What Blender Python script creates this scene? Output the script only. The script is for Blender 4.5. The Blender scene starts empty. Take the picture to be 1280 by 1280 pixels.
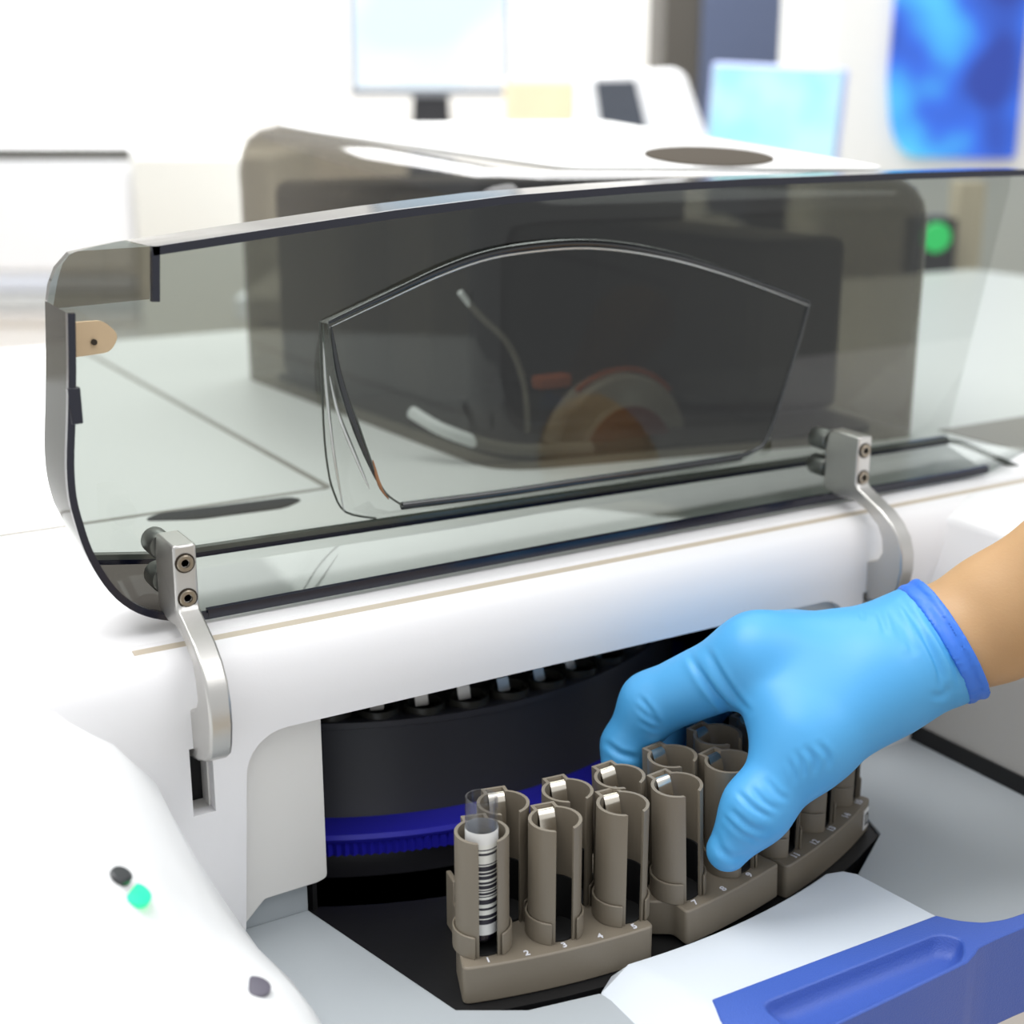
import bpy, bmesh, math, random
import numpy as np
from mathutils import Vector, Matrix
from mathutils.bvhtree import BVHTree
random.seed(7)
COL = bpy.context.scene.collection
PI = math.pi

# ------------------------------------------------------------------ camera
F = 1750.0; HOR = 510.0
PITCH = math.atan(HOR / F); TH = math.atan(3060 / math.hypot(F, HOR))
HF = Vector((math.cos(TH), math.sin(TH), 0)); RT = Vector((math.sin(TH), -math.cos(TH), 0))
FW = HF * math.cos(PITCH) + Vector((0, 0, -math.sin(PITCH)))
UP = RT.cross(FW)
CAM = Vector((0, 0, 1.25))
def ray(x, y): return FW + RT * ((x - 640) / F) - UP * ((y - 640) / F)
def atY(x, y, Y): d = ray(x, y); return CAM + d * ((Y - CAM.y) / d.y)
def atZ(x, y, Z): d = ray(x, y); return CAM + d * ((Z - CAM.z) / d.z)
def atD(x, y, w): return CAM + ray(x, y) * w
cd = bpy.data.cameras.new('camera'); cam = bpy.data.objects.new('camera', cd); COL.objects.link(cam)
M = Matrix((RT, UP, -FW)).transposed().to_4x4(); M.translation = CAM; cam.matrix_world = M
cd.sensor_width = 36; cd.lens = 36 * F / 1280; cd.clip_start = 0.01
cd.dof.use_dof = True; cd.dof.focus_distance = 0.585; cd.dof.aperture_fstop = 6.5
bpy.context.scene.camera = cam

# ------------------------------------------------------------------ materials
def lin(c):
    return tuple(((v / 255) / 12.92 if v / 255 <= .04045 else ((v / 255 + .055) / 1.055) ** 2.4) for v in c)
def mat(name, rgb, rough=.5, metal=0., spec=.5, bump=None, emit=None, vary=None, coat=0):
    m = bpy.data.materials.new(name); m.use_nodes = True
    nt = m.node_tree; b = nt.nodes['Principled BSDF']
    c = (*lin(rgb), 1)
    b.inputs['Base Color'].default_value = c
    b.inputs['Roughness'].default_value = rough; b.inputs['Metallic'].default_value = metal
    b.inputs['Specular IOR Level'].default_value = spec
    if coat: b.inputs['Coat Weight'].default_value = coat
    if emit: b.inputs['Emission Color'].default_value = (*lin(emit[0]), 1); b.inputs['Emission Strength'].default_value = emit[1]
    tc = nt.nodes.new('ShaderNodeTexCoord')
    if vary:
        n = nt.nodes.new('ShaderNodeTexNoise'); n.inputs['Scale'].default_value = vary[0]; n.inputs['Detail'].default_value = 4
        nt.links.new(tc.outputs['Object'], n.inputs['Vector'])
        mx = nt.nodes.new('ShaderNodeMix'); mx.data_type = 'RGBA'
        mx.inputs[6].default_value = c; mx.inputs[7].default_value = (*lin(vary[1]), 1)
        nt.links.new(n.outputs['Fac'], mx.inputs[0]); nt.links.new(mx.outputs[2], b.inputs['Base Color'])
    if bump:
        n = nt.nodes.new('ShaderNodeTexNoise'); n.inputs['Scale'].default_value = bump[0]; n.inputs['Detail'].default_value = 3
        nt.links.new(tc.outputs['Object'], n.inputs['Vector'])
        bp = nt.nodes.new('ShaderNodeBump'); bp.inputs['Strength'].default_value = bump[1]; bp.inputs['Distance'].default_value = .0006
        nt.links.new(n.outputs['Fac'], bp.inputs['Height']); nt.links.new(bp.outputs['Normal'], b.inputs['Normal'])
    return m
def glass(name, tint, rough=.02, ior=1.49, edge=0.):
    """thin clear or smoked plastic: tinted see-through with a Fresnel reflection"""
    m = bpy.data.materials.new(name); m.use_nodes = True; nt = m.node_tree
    for n in list(nt.nodes):
        if n.type == 'BSDF_PRINCIPLED': nt.nodes.remove(n)
    out = nt.nodes['Material Output']
    t = nt.nodes.new('ShaderNodeBsdfTransparent'); t.inputs['Color'].default_value = (*tint, 1)
    g = nt.nodes.new('ShaderNodeBsdfGlossy'); g.inputs['Roughness'].default_value = rough
    g.inputs['Color'].default_value = (1, 1, 1, 1)
    f = nt.nodes.new('ShaderNodeFresnel')
    ge = nt.nodes.new('ShaderNodeNewGeometry'); mr = nt.nodes.new('ShaderNodeMapRange')   # same reflection from both sides of the sheet
    mr.inputs['To Min'].default_value = ior; mr.inputs['To Max'].default_value = 1 / ior
    nt.links.new(ge.outputs['Backfacing'], mr.inputs['Value']); nt.links.new(mr.outputs[0], f.inputs['IOR'])
    mx = nt.nodes.new('ShaderNodeMixShader')
    nt.links.new(f.outputs[0], mx.inputs[0]); nt.links.new(t.outputs[0], mx.inputs[1]); nt.links.new(g.outputs[0], mx.inputs[2])
    nt.links.new(mx.outputs[0], out.inputs['Surface'])
    return m
W_BODY = mat('white_enamel', (232, 231, 232), .38, bump=(900, .05))
W_DECK = mat('white_deck', (236, 236, 234), .4)
W_WING = mat('white_housing', (240, 241, 241), .42)
W_PANEL = mat('off_white_panel', (226, 224, 220), .45)
GREY_TRAY = mat('grey_painted_metal', (166, 172, 176), .42, bump=(700, .06))
GREY_PLATE = mat('pale_grey_plate', (208, 215, 222), .42, bump=(700, .06))
SHADE_WALL = mat('side_wall_shade', (172, 169, 164), .5)
GREY_DARK = mat('taupe_panel', (150, 144, 136), .45)
BLACK = mat('black_interior', (13, 13, 15), .45, bump=(300, .1))
BLACK_DRUM = mat('black_drum', (58, 58, 64), .42)
BLACK_MATT = mat('matt_black', (10, 10, 11), .7)
GEAR = mat('blue_gear_plastic', (44, 42, 190), .35)
BLUE_H = mat('blue_handle_plastic', (64, 94, 178), .42, bump=(1300, .35))
STEEL = mat('brushed_aluminium', (196, 194, 190), .33, metal=.85, bump=(1500, .05))
SCREW = mat('screw_steel', (150, 140, 125), .3, metal=.9)
SCREW_D = mat('screw_socket_and_shade', (60, 52, 44), .4, metal=.6)
CLIPM = mat('spring_steel', (222, 214, 200), .22, metal=.95)
RACK = mat('taupe_plastic', (124, 115, 101), .42, bump=(1200, .08))
WHITE_INK = mat('white_ink', (225, 225, 232), .5)
GLOVE = mat('nitrile_glove', (74, 162, 220), .48, spec=.6, bump=(500, .05))
CUFF = mat('nitrile_cuff', (58, 118, 220), .42, spec=.4)
SKIN = mat('skin', (196, 160, 118), .5, spec=.35, bump=(900, .12), vary=(40, (184, 144, 102)))
SKIN.node_tree.nodes['Principled BSDF'].inputs['Subsurface Weight'].default_value = .08
SKIN.node_tree.nodes['Principled BSDF'].inputs['Subsurface Radius'].default_value = (.01, .004, .002)
LID = glass('smoked_acrylic', (.37, .40, .375))
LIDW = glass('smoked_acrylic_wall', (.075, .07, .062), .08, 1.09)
PLATE_T = glass('smoked_acrylic_plate', (.56, .50, .44), .05, 1.2)
LID_CLEAR = glass('clear_acrylic_wall', (.47, .50, .48))
EDGE = mat('acrylic_cut_edge', (14, 16, 34), .15, spec=.6)
BEAD = mat('acrylic_fold_and_reflection', (22, 26, 30), .08, spec=.8)
RIDGE = mat('acrylic_ridge', (78, 82, 76), .12, spec=.6)
TAN = mat('tan_latch', (214, 188, 152), .5)
HOOD = glass('smoked_hood', (.41, .385, .335), .04)
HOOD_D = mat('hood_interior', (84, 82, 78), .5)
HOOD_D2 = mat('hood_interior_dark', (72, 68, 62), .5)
DRUM_G = mat('grey_drum', (226, 226, 224), .45)
DRUM_R = mat('brown_disc', (176, 92, 66), .5)
ORANGE = mat('orange_strip', (240, 124, 52), .5)
HOSE = mat('grey_hose', (214, 216, 214), .4)
WALL = mat('white_wall', (244, 244, 242), .8)
FLOOR = mat('beige_floor', (206, 188, 160), .6, vary=(6, (196, 178, 150)))
CREAM = mat('cream_plastic', (214, 200, 168), .5)
WHITE_P = mat('white_plastic', (245, 245, 245), .4)
SCR_D = mat('dark_screen', (70, 74, 82), .25)
MON_B = mat('black_monitor', (30, 30, 34), .4)
MON_G = mat('grey_bezel', (120, 122, 128), .4)
CAB_B = mat('blue_grey_door', (72, 82, 108), .35)
CAB_K = mat('dark_door_frame', (66, 62, 56), .5)
GLASS_T = glass('clear_tube', (.84, .85, .87), .03, 1.55)
LABEL_W = mat('label_white', (236, 236, 234), .5)
PURPLE = mat('dark_purple_sample', (36, 24, 56), .3)
LED = mat('green_light', (40, 230, 140), .4, emit=((20, 240, 130), 1.2))
LED2 = mat('green_lamp', (30, 190, 100), .4, emit=((40, 230, 110), .8))
BENCH = mat('bench_top', (226, 228, 228), .4)
LAMP = mat('lamp_diffuser', (255, 255, 255), .5, emit=((255, 255, 255), 6.0))

def barcode_mat():
    m = mat('barcode_label', (240, 240, 236), .5); nt = m.node_tree; b = nt.nodes['Principled BSDF']
    tc = nt.nodes.new('ShaderNodeTexCoord'); sp = nt.nodes.new('ShaderNodeSeparateXYZ')
    nt.links.new(tc.outputs['Object'], sp.inputs[0])
    mul = nt.nodes.new('ShaderNodeMath'); mul.operation = 'MULTIPLY'; mul.inputs[1].default_value = 1900
    nt.links.new(sp.outputs['Z'], mul.inputs[0])
    fl = nt.nodes.new('ShaderNodeMath'); fl.operation = 'FLOOR'; nt.links.new(mul.outputs[0], fl.inputs[0])
    wn = nt.nodes.new('ShaderNodeTexWhiteNoise'); wn.noise_dimensions = '1D'; nt.links.new(fl.outputs[0], wn.inputs['W'])
    cr = nt.nodes.new('ShaderNodeValToRGB'); cr.color_ramp.interpolation = 'CONSTANT'
    cr.color_ramp.elements[0].position = 0; cr.color_ramp.elements[0].color = (*lin((42, 40, 52)), 1)
    cr.color_ramp.elements[1].position = .46; cr.color_ramp.elements[1].color = (*lin((238, 238, 232)), 1)
    nt.links.new(wn.outputs['Value'], cr.inputs[0]); nt.links.new(cr.outputs[0], b.inputs['Base Color'])
    return m
BARCODE = barcode_mat()
def screen_mat(name, cols, scale, strength):
    m = bpy.data.materials.new(name); m.use_nodes = True; nt = m.node_tree; b = nt.nodes['Principled BSDF']
    tc = nt.nodes.new('ShaderNodeTexCoord'); n = nt.nodes.new('ShaderNodeTexNoise')
    n.inputs['Scale'].default_value = scale; n.inputs['Detail'].default_value = 1.5
    nt.links.new(tc.outputs['Object'], n.inputs['Vector'])
    cr = nt.nodes.new('ShaderNodeValToRGB')
    for i, (p, c) in enumerate(cols):
        e = cr.color_ramp.elements[i] if i < 2 else cr.color_ramp.elements.new(p)
        e.position = p; e.color = (*lin(c), 1)
    nt.links.new(n.outputs['Fac'], cr.inputs[0])
    b.inputs['Base Color'].default_value = (.02, .02, .03, 1); b.inputs['Roughness'].default_value = .3
    nt.links.new(cr.outputs[0], b.inputs['Emission Color']); b.inputs['Emission Strength'].default_value = strength
    return m
SCREEN_A = screen_mat('lit_screen_white', [(.42, (218, 240, 255)), (.58, (246, 252, 255))], 3, 1.15)
SCREEN_B = screen_mat('lit_screen_cyan', [(.4, (176, 248, 255)), (.62, (206, 255, 255))], 12, 1.0)
SCREEN_C = screen_mat('lit_blue_glass', [(.36, (10, 60, 170)), (.47, (34, 110, 240)), (.56, (62, 180, 255)), (.68, (100, 235, 255))], 5, .95)

# ------------------------------------------------------------------ mesh helpers
class MB:
    def __init__(s): s.v = []; s.f = []; s.m = []
    def add(s, vs, fs, mi=0):
        o = len(s.v); s.v += [tuple(p) for p in vs]; s.f += [tuple(i + o for i in f) for f in fs]; s.m += [mi] * len(fs); return s
    def box(s, x0, x1, y0, y1, z0, z1, mi=0):
        return s.add([(x, y, z) for z in (z0, z1) for y in (y0, y1) for x in (x0, x1)],
                     [(0, 2, 3, 1), (4, 5, 7, 6), (0, 1, 5, 4), (2, 6, 7, 3), (0, 4, 6, 2), (1, 3, 7, 5)], mi)
    def prism(s, poly, z0, z1, axis='z', top=None, mi=0):
        a = sum(poly[i][0] * poly[(i + 1) % len(poly)][1] - poly[(i + 1) % len(poly)][0] * poly[i][1] for i in range(len(poly)))
        top = top or poly
        if a < 0: poly = poly[::-1]; top = top[::-1]
        n = len(poly)
        def P(p, h): return {'z': (p[0], p[1], h), 'x': (h, p[0], p[1]), 'y': (p[0], h, p[1])}[axis]
        vs = [P(p, z0) for p in poly] + [P(p, z1) for p in top]
        fs = [tuple(range(n))[::-1], tuple(range(n, 2 * n))] + [(i, (i + 1) % n, n + (i + 1) % n, n + i) for i in range(n)]
        if axis == 'y': fs = [f[::-1] for f in fs]
        return s.add(vs, fs, mi)
    def loft(s, secs, closed=True, caps=True, mi=0):
        n = len(secs[0]); vs = [p for q in secs for p in q]; fs = []
        for k in range(len(secs) - 1):
            for i in range(n if closed else n - 1):
                j = (i + 1) % n; fs.append((k * n + i, k * n + j, (k + 1) * n + j, (k + 1) * n + i))
        if caps and closed: fs += [tuple(range(n))[::-1], tuple((len(secs) - 1) * n + i for i in range(n))]
        return s.add(vs, fs, mi)
    def tube(s, pts, r, n=10, mi=0, closed=False):
        pts = [Vector(p) for p in pts]; secs = []; ref = None
        for i, p in enumerate(pts):
            t = (pts[min(i + 1, len(pts) - 1)] - pts[max(i - 1, 0)])
            if closed: t = pts[(i + 1) % len(pts)] - pts[i - 1]
            t.normalize()
            if ref is None: ref = t.orthogonal().normalized()
            ref = (ref - t * ref.dot(t)).normalized(); b = t.cross(ref)
            rr = r[i] if isinstance(r, (list, tuple)) else r
            secs.append([p + (ref * math.cos(2 * PI * k / n) + b * math.sin(2 * PI * k / n)) * rr for k in range(n)])
        if closed: secs.append(secs[0])
        return s.loft(secs, caps=not closed, mi=mi)
    def lathe(s, prof, c=(0, 0, 0), axis='z', n=40, mi=0):
        def P(r, h, a):
            x, y = r * math.cos(a), r * math.sin(a)
            return {'z': (c[0] + x, c[1] + y, c[2] + h), 'y': (c[0] + x, c[1] + h, c[2] - y), 'x': (c[0] + h, c[1] + x, c[2] + y)}[axis]
        return s.loft([[P(r, h, 2 * PI * k / n) for k in range(n)] for r, h in prof], mi=mi)
    def build(s, name, m, parent=None, bevel=0, smooth=35, seg=2, fix=True):
        me = bpy.data.meshes.new(name); me.from_pydata(s.v, [], s.f)
        ms = m if isinstance(m, (list, tuple)) else [m]
        for x in ms: me.materials.append(x)
        if len(ms) > 1: me.polygons.foreach_set('material_index', s.m)
        if fix:
            bm = bmesh.new(); bm.from_mesh(me); bmesh.ops.recalc_face_normals(bm, faces=bm.faces); bm.to_mesh(me); bm.free()
        return link(name, me, parent, bevel, smooth, seg)
def link(name, me, parent=None, bevel=0, smooth=35, seg=2):
    me.shade_smooth()
    if smooth < 180: me.set_sharp_from_angle(angle=math.radians(smooth))
    o = bpy.data.objects.new(name, me); COL.objects.link(o)
    if parent: setparent(o, parent)
    if bevel:
        b = o.modifiers.new('bevel', 'BEVEL'); b.width = bevel; b.segments = seg; b.limit_method = 'ANGLE'; b.angle_limit = math.radians(40)
        b.harden_normals = False
    return o
def wloc(o):
    v = Vector(o.location)
    while o.parent: o = o.parent; v = v + o.location
    return v
def setparent(o, parent):
    o.parent = parent
    if parent.get('local'): return
    o.location = o.location - wloc(parent)
def thing(name, label, cat, loc=(0, 0, 0), rz=0, group=None, local=False):
    o = bpy.data.objects.new(name, None); COL.objects.link(o); o.location = loc; o.rotation_euler = (0, 0, rz)
    o.empty_display_size = .02
    tag(o, label, cat, group)
    if local: o['local'] = 1
    return o
def tag(o, label, cat, group=None):
    o['label'] = label; o['category'] = cat
    if group: o['group'] = group
    return o
def struct(o): o['kind'] = 'structure'; return o
def rpoly(pts, r, n=5):
    """round the corners of a polygon"""
    out = []
    for i, p in enumerate(pts):
        rr = r[i] if isinstance(r, (list, tuple)) else r
        p = Vector(p[:2]); a = (Vector(pts[i - 1][:2]) - p); b = (Vector(pts[(i + 1) % len(pts)][:2]) - p)
        if rr <= 0: out.append(tuple(p)); continue
        d = min(rr, a.length * .45, b.length * .45); A = p + a.normalized() * d; B = p + b.normalized() * d
        for k in range(n + 1):
            t = k / n; q = A * (1 - t) ** 2 + p * 2 * t * (1 - t) + B * t * t; out.append((q.x, q.y))
    return out
def smoothcurve(pts, n=6):
    """Catmull-Rom through open list of tuples"""
    pts = [Vector(p) for p in pts]; out = []
    for i in range(len(pts) - 1):
        p0, p1, p2, p3 = pts[max(i - 1, 0)], pts[i], pts[i + 1], pts[min(i + 2, len(pts) - 1)]
        for k in range(n):
            t = k / n
            out.append(.5 * ((2 * p1) + (p2 - p0) * t + (2 * p0 - 5 * p1 + 4 * p2 - p3) * t * t + (3 * p1 - p0 - 3 * p2 + p3) * t ** 3))
    out.append(pts[-1]); return out

# ================================================================== ROOM
b = MB(); b.box(-4, 10, -3, 5.2, -.1, 0); struct(b.build('floor', FLOOR))
b = MB(); b.box(-4, 10, 5.0, 5.1, 0, 3.2); struct(b.build('wall_back', WALL))
b = MB(); b.box(6.6, 6.7, -3, 5.0, 0, 3.2); struct(b.build('wall_right', WALL))

# ================================================================== ANALYZER
CX, CY = .32, .72
AN = thing('laboratory_analyzer', 'large white laboratory analyzer with its smoked front lid raised over the rack opening', 'analyzer', (.45, .75, 0))
b = MB(); b.box(-.35, 1.45, .37, 1.27, .0, .86); b.build('lower_cabinet', W_BODY, AN, .01)
# deck (slab) with beam along its front
b = MB()
prof = [(.60, 1.044), (.536, 1.044), (.526, 1.0440), (.5215, 1.0436), (.5205, 1.0420), (.516, 1.0412), (.5148, 1.0422), (.511, 1.0410), (.5060, 1.0365), (.5025, 1.0290), (.5005, 1.020), (.500, 1.012), (.500, 1.0046), (.503, 1.0035), (.560, 1.0035), (.60, 1.0035)]
secs = []
for x in (-.35, .06, .20, .35, .5, .7, 1.45): secs.append([(x, y, z) for y, z in prof])
b.loft(secs); b.build('front_beam', W_BODY, AN, smooth=50)
b = MB(); b.loft([[(x, .5203, 1.0423), (x, .5203, 1.0415), (x, .5163, 1.0408), (x, .5163, 1.0416)] for x in (.135, 1.45)]); b.build('groove_shade_strip', mat('tan_groove_shade', (190, 178, 160), .5), AN)  # tan strip paints the shade in the beam's groove
b = MB(); b.box(-.35, 1.45, .60, 1.27, 1.0035, 1.044); b.build('deck', W_DECK, AN)
b = MB(); b.box(-.35, .298, .6995, .7025, 1.0438, 1.0444); b.box(.2965, .3005, .7025, 1.27, 1.0438, 1.0444); b.build('deck_seam', GREY_DARK, AN)
b = MB(); b.prism(rpoly([(.190, .690), (.215, .678), (.262, .675), (.276, .685), (.272, .693), (.2, .698)], .006), 1.0436, 1.0446); b.build('recess_handle', BLACK_MATT, AN)
# front skin: left and right pillar around the opening, with arm slots
b = MB()
def Y(poly): b.prism(poly, .500, .506, 'y')
Y([(.06, 1.0046), (.149, 1.0046), (.149, .89), (.06, .89)])
Y([(.149, .975), (.1583, .975), (.1583, .89), (.149, .89)])
arc = [(.172 + .0185 * (1 - math.cos(t)), .9865 + .0181 * math.sin(t)) for t in [PI / 2 * k / 8 for k in range(9)]]
Y([(.1583, 1.0046), (.1583, .90), (.1655, .905), (.1680, .918)] + arc)
b.build('left_pillar', W_BODY, AN, 0)
b = MB(); b.box(.1576, .1586, .5062, .52, .9748, 1.02); b.box(.1486, .1576, .5062, .52, .9735, .9748); b.build('arm_slot', W_PANEL, AN)
b = MB(); b.box(.1465, .1605, .514, .5145, .97, 1.023); b.build('slot_pocket', BLACK_MATT, AN)
b = MB()
arc = [(.503 - .02 * (1 - math.cos(t)), .9845 + .0201 * math.sin(t)) for t in [PI / 2 * k / 8 for k in range(9)]]
Y([(.5118, 1.0046), (.5118, .88), (.506, .90)] + arc)
Y([(.5211, 1.0046), (.60, 1.0046), (.60, .88), (.5211, .88)]); Y([(.5118, .975), (.5211, .975), (.5211, .88), (.5118, .88)])
b.build('right_pillar', W_BODY, AN)
b = MB(); b.box(.5093, .5236, .514, .5145, .97, 1.023); b.build('slot_pocket', BLACK_MATT, AN)
# recessed side panel and grey tray back wall
b = MB(); b.prism(rpoly([(.166, 1.0046), (.2085, 1.0046), (.2085, .9255), (.2035, .9243), (.1795, .9238), (.1675, .912), (.166, .912)], [0, .0, .003, .001, .001, .002, 0]), .5075, .511, 'y'); b.build('inner_panel', W_PANEL, AN, .0005)
b = MB(); b.prism(rpoly([(.470, 1.0046), (.506, 1.0046), (.506, .912), (.470, .925)], [0, 0, .002, .003]), .5075, .511, 'y'); b.build('inner_panel', W_PANEL, AN, .0005)
b = MB(); b.box(.166, .2003, .5115, .5135, .90, .935); b.build('tray_back_wall', GREY_TRAY, AN)
# cavity: black walls added to block light
b = MB(); b.box(.203, .205, .5118, .97, .89, 1.0036); b.box(.512, .514, .516, .97, .89, 1.0036); b.box(.203, .514, .955, .957, .89, 1.0036); b.box(.204, .513, .512, .956, 1.0005, 1.0034)
b.build('cavity_light_block', BLACK, AN)
b = MB(); b.box(.19, .5585, .38, .957, .890, .8975); b.build('well_floor', BLACK, AN)
b = MB(); b.lathe([(.236, 0), (.322, 0), (.322, .0105), (.236, .0105), (.236, 0)], (CX, CY, .8980), n=90); b.build('rack_carrier', BLACK, AN)
# trays
b = MB(); b.prism([(.10, .34), (.29, .34), (.2768, .3961), (.2465, .4016), (.2223, .416), (.2003, .5115), (.10, .5115)], .88, .91); b.build('left_tray', GREY_TRAY, AN, .0006)
b = MB(); b.prism([(.415, .33), (.4291, .4097), (.465, .4316), (.474, .455), (.476, .515), (.5595, .515), (.5595, .338), (.43, .338)], .88, .91); b.build('right_tray', GREY_TRAY, AN, .0006)
# raised front plate of the drawer
def pol(r, deg): a = math.radians(deg); return (CX + r * math.sin(a), CY - r * math.cos(a))
top = [pol(.3245, a) for a in np.linspace(-5.2, 15.6, 24)] + [(.4152, .4053), (.4190, .4001), (.4236, .358), (.3048, .3605), (.2995, .347)]
bot = [pol(.3185, a) for a in np.linspace(-7.0, 15.8, 24)] + [(.4160, .4075), (.4215, .4012), (.4236, .358), (.3048, .3605), (.275, .347)]
bot[0] = (.2768, .3961)
b = MB(); b.prism(bot, .9095, .918, top=top); b.build('drawer_plate', GREY_PLATE, AN, .0005)
# blue grip
b = MB()
back = [(.3048, .3609), (.4234, .3580)]
curve = smoothcurve([(.4234, .3580), (.4275, .3520), (.4328, .3468), (.4400, .3428), (.4571, .3401), (.52, .3395)], 5)
outl = [(.3048, .3609)] + [tuple(p) for p in curve] + [(.52, .3300), (.4483, .3327), (.4300, .3327), (.4200, .3320), (.4160, .3300), (.4085, .3274), (.37, .3258), (.3369, .3247), (.30, .3235), (.2975, .337), (.2993, .349)]
# top face with a scooped finger recess
scoop = rpoly([(.3180, .3490), (.4140, .3478), (.4195, .3395), (.4090, .3292), (.3180, .3258)], [.006, .012, .010, .012, .006], 7)
bm = bmesh.new()
ov = [bm.verts.new((x, y, .9185)) for x, y in outl]; sv = [bm.verts.new((x, y, .9185)) for x, y in scoop]
oe = [bm.edges.new((ov[i], ov[(i + 1) % len(ov)])) for i in range(len(ov))]
se = [bm.edges.new((sv[i], sv[(i + 1) % len(sv)])) for i in range(len(sv))]
bmesh.ops.triangle_fill(bm, edges=oe + se, use_beauty=True)
cen = Vector((sum(p[0] for p in scoop) / len(scoop), sum(p[1] for p in scoop) / len(scoop), 0))
prev = sv
for k, (sc, dz) in enumerate(((.97, .0006), (.90, .0030), (.78, .0056), (.60, .0072), (.35, .0078))):
    cur = []
    for v, (x, y) in zip(sv, scoop):
        sx = cen.x + (x - cen.x) * (1 - (1 - sc) * .30); sy = cen.y + (y - cen.y) * sc
        cur.append(bm.verts.new((sx, sy, .9185 - dz)))
    for i in range(len(cur)): bm.faces.new((prev[i], prev[(i + 1) % len(cur)], cur[(i + 1) % len(cur)], cur[i]))
    prev = cur
bm.faces.new(prev)
lo = [bm.verts.new((x, y, .8745)) for x, y in outl]
for i in range(len(ov)): bm.faces.new((ov[i], ov[(i + 1) % len(ov)], lo[(i + 1) % len(ov)], lo[i]))
bm.faces.new(lo)
bmesh.ops.recalc_face_normals(bm, faces=bm.faces)
me = bpy.data.meshes.new('drawer_grip'); bm.to_mesh(me); bm.free(); me.materials.append(BLUE_H)
link('drawer_grip', me, AN, .0007, 45)
# left wing (sloping housing in front) and its button, light, plug
secs = [
 (.512, [(-.35, 1.043), (.06, 1.042), (.10, 1.033), (.12, 1.018), (.134, 1.0), (.1405, .981), (.147, .9615), (.156, .9405), (.1635, .921), (.1655, .90)]),
 (.46, [(-.35, 1.037), (.06, 1.034), (.10, 1.020), (.12, 1.0), (.134, .98), (.14, .968), (.147, .953), (.156, .938), (.164, .9235), (.166, .90)]),
 (.44, [(-.35, 1.030), (.06, 1.026), (.10, 1.008), (.12, .985), (.134, .966), (.14, .959), (.147, .951), (.156, .941), (.1640, .930), (.1662, .90)]),
 (.415, [(-.35, 1.020), (.06, 1.016), (.10, .990), (.12, .970), (.134, .958), (.14, .955), (.147, .951), (.156, .944), (.1630, .932), (.1655, .90)]),
 (.36, [(-.35, 1.005), (.06, 1.0), (.10, .975), (.12, .955), (.134, .946), (.14, .943), (.147, .939), (.156, .932), (.1630, .920), (.1650, .90)])]
b = MB(); b.loft([[(x, y, z) for x, z in s] + [(s[-1][0], y, .86), (-.35, y, .86)] for y, s in secs])
wing = b.build('left_housing', W_WING, AN, smooth=60)
bvh = BVHTree.FromPolygons([Vector(v) for v in b.v], b.f)
def onwing(px, py):
    h, n, i, d = bvh.ray_cast(CAM, ray(px, py).normalized()); 
    if n.z < 0: n = -n
    return h, n
def disc(name, px, py, rx, h, m, sx=1.0):
    p, n = onwing(px, py); n = (n + Vector((0, 0, 1.0))).normalized(); q = n.to_track_quat('Z', 'Y').to_matrix()
    bb = MB(); ring = []
    for rr, hh in ((rx, -.001), (rx, h * .6), (rx * .8, h), (rx * .01, h * 1.05)):
        ring.append([p + q @ Vector((rr * math.cos(2 * PI * k / 24) * sx, rr * math.sin(2 * PI * k / 24), hh)) for k in range(24)])
    bb.loft(ring); return bb.build(name, m, AN)
disc('status_light', 168, 1118, .0058, .0012, LED)
disc('push_button', 150, 1095, .0040, .0016, mat('dark_button', (52, 54, 56), .4))
disc('screw_plug', 319, 1233, .0055, .0006, mat('grey_plug', (96, 92, 104), .4))
# right wing
b = MB(); R_ = 1.117
b.prism([(.56, 1.0), (.575, 1.034), (.60, 1.043), (1.45, 1.043), (1.45, .86), (.5585, .86), (.5585, .99)], .25, .512, 'y'); b.build('right_housing', W_BODY, AN, .002)
b = MB(); b.box(.5578, .5586, .25, .4995, .915, 1.0); b.build('side_shade_plate', SHADE_WALL, AN)  # thin grey plate paints the shade on the white housing's inner face
b = MB(); b.box(.5560, .5577, .25, .4995, .9102, .9195); b.build('wall_gap', BLACK_MATT, AN)
b = MB(); b.box(.70, 1.44, .547, .628, 1.0438, 1.0446); b.build('service_panel', GREY_DARK, AN)

# carousel drum
DR = MB(); R0 = .190
DR.lathe([(R0 + .004, -.0108), (R0 + .004, .004), (R0 - .002, .012), (R0 - .002, .063), (R0 + .001, .0645), (R0 + .001, .0675), (R0 - .003, .0680), (R0 - .008, .0665), (.125, .0665), (.118, .0600), (.0, .0600)][:-1] + [(.001, .06)], (CX, CY, .9085), n=120)
drum = DR.build('carousel', BLACK_DRUM, AN, smooth=40)
g = MB(); n = 330; prof_g = []
out = []; 
for k in range(n * 2):
    a = 2 * PI * k / (n * 2); r = R0 + (.0145 if k % 2 else .0128)
    out.append((CX + r * math.cos(a), CY + r * math.sin(a)))
g.prism(out, .9150, .9218)
g.lathe([(R0 - .001, 0), (R0 + .0145, 0), (R0 + .0152, .002), (R0 + .0140, .0040), (R0 - .001, .0044)], (CX, CY, .9218), n=160)
g.build('gear_ring', GEAR, drum, smooth=30)
cupm = MB(); cupm.lathe([(.0080, 0), (.0098, 0), (.0098, .0045), (.0080, .0045), (.0080, 0)], n=20); 
clipm = MB(); clipm.add([(-.0032, .0035, -.002), (.0032, .0035, -.002), (.0032, .0065, .0062), (-.0032, .0065, .0062), (.0032, .0095, .0068), (-.0032, .0095, .0068)], [(0, 1, 2, 3), (3, 2, 4, 5)])
cup0 = None
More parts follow.
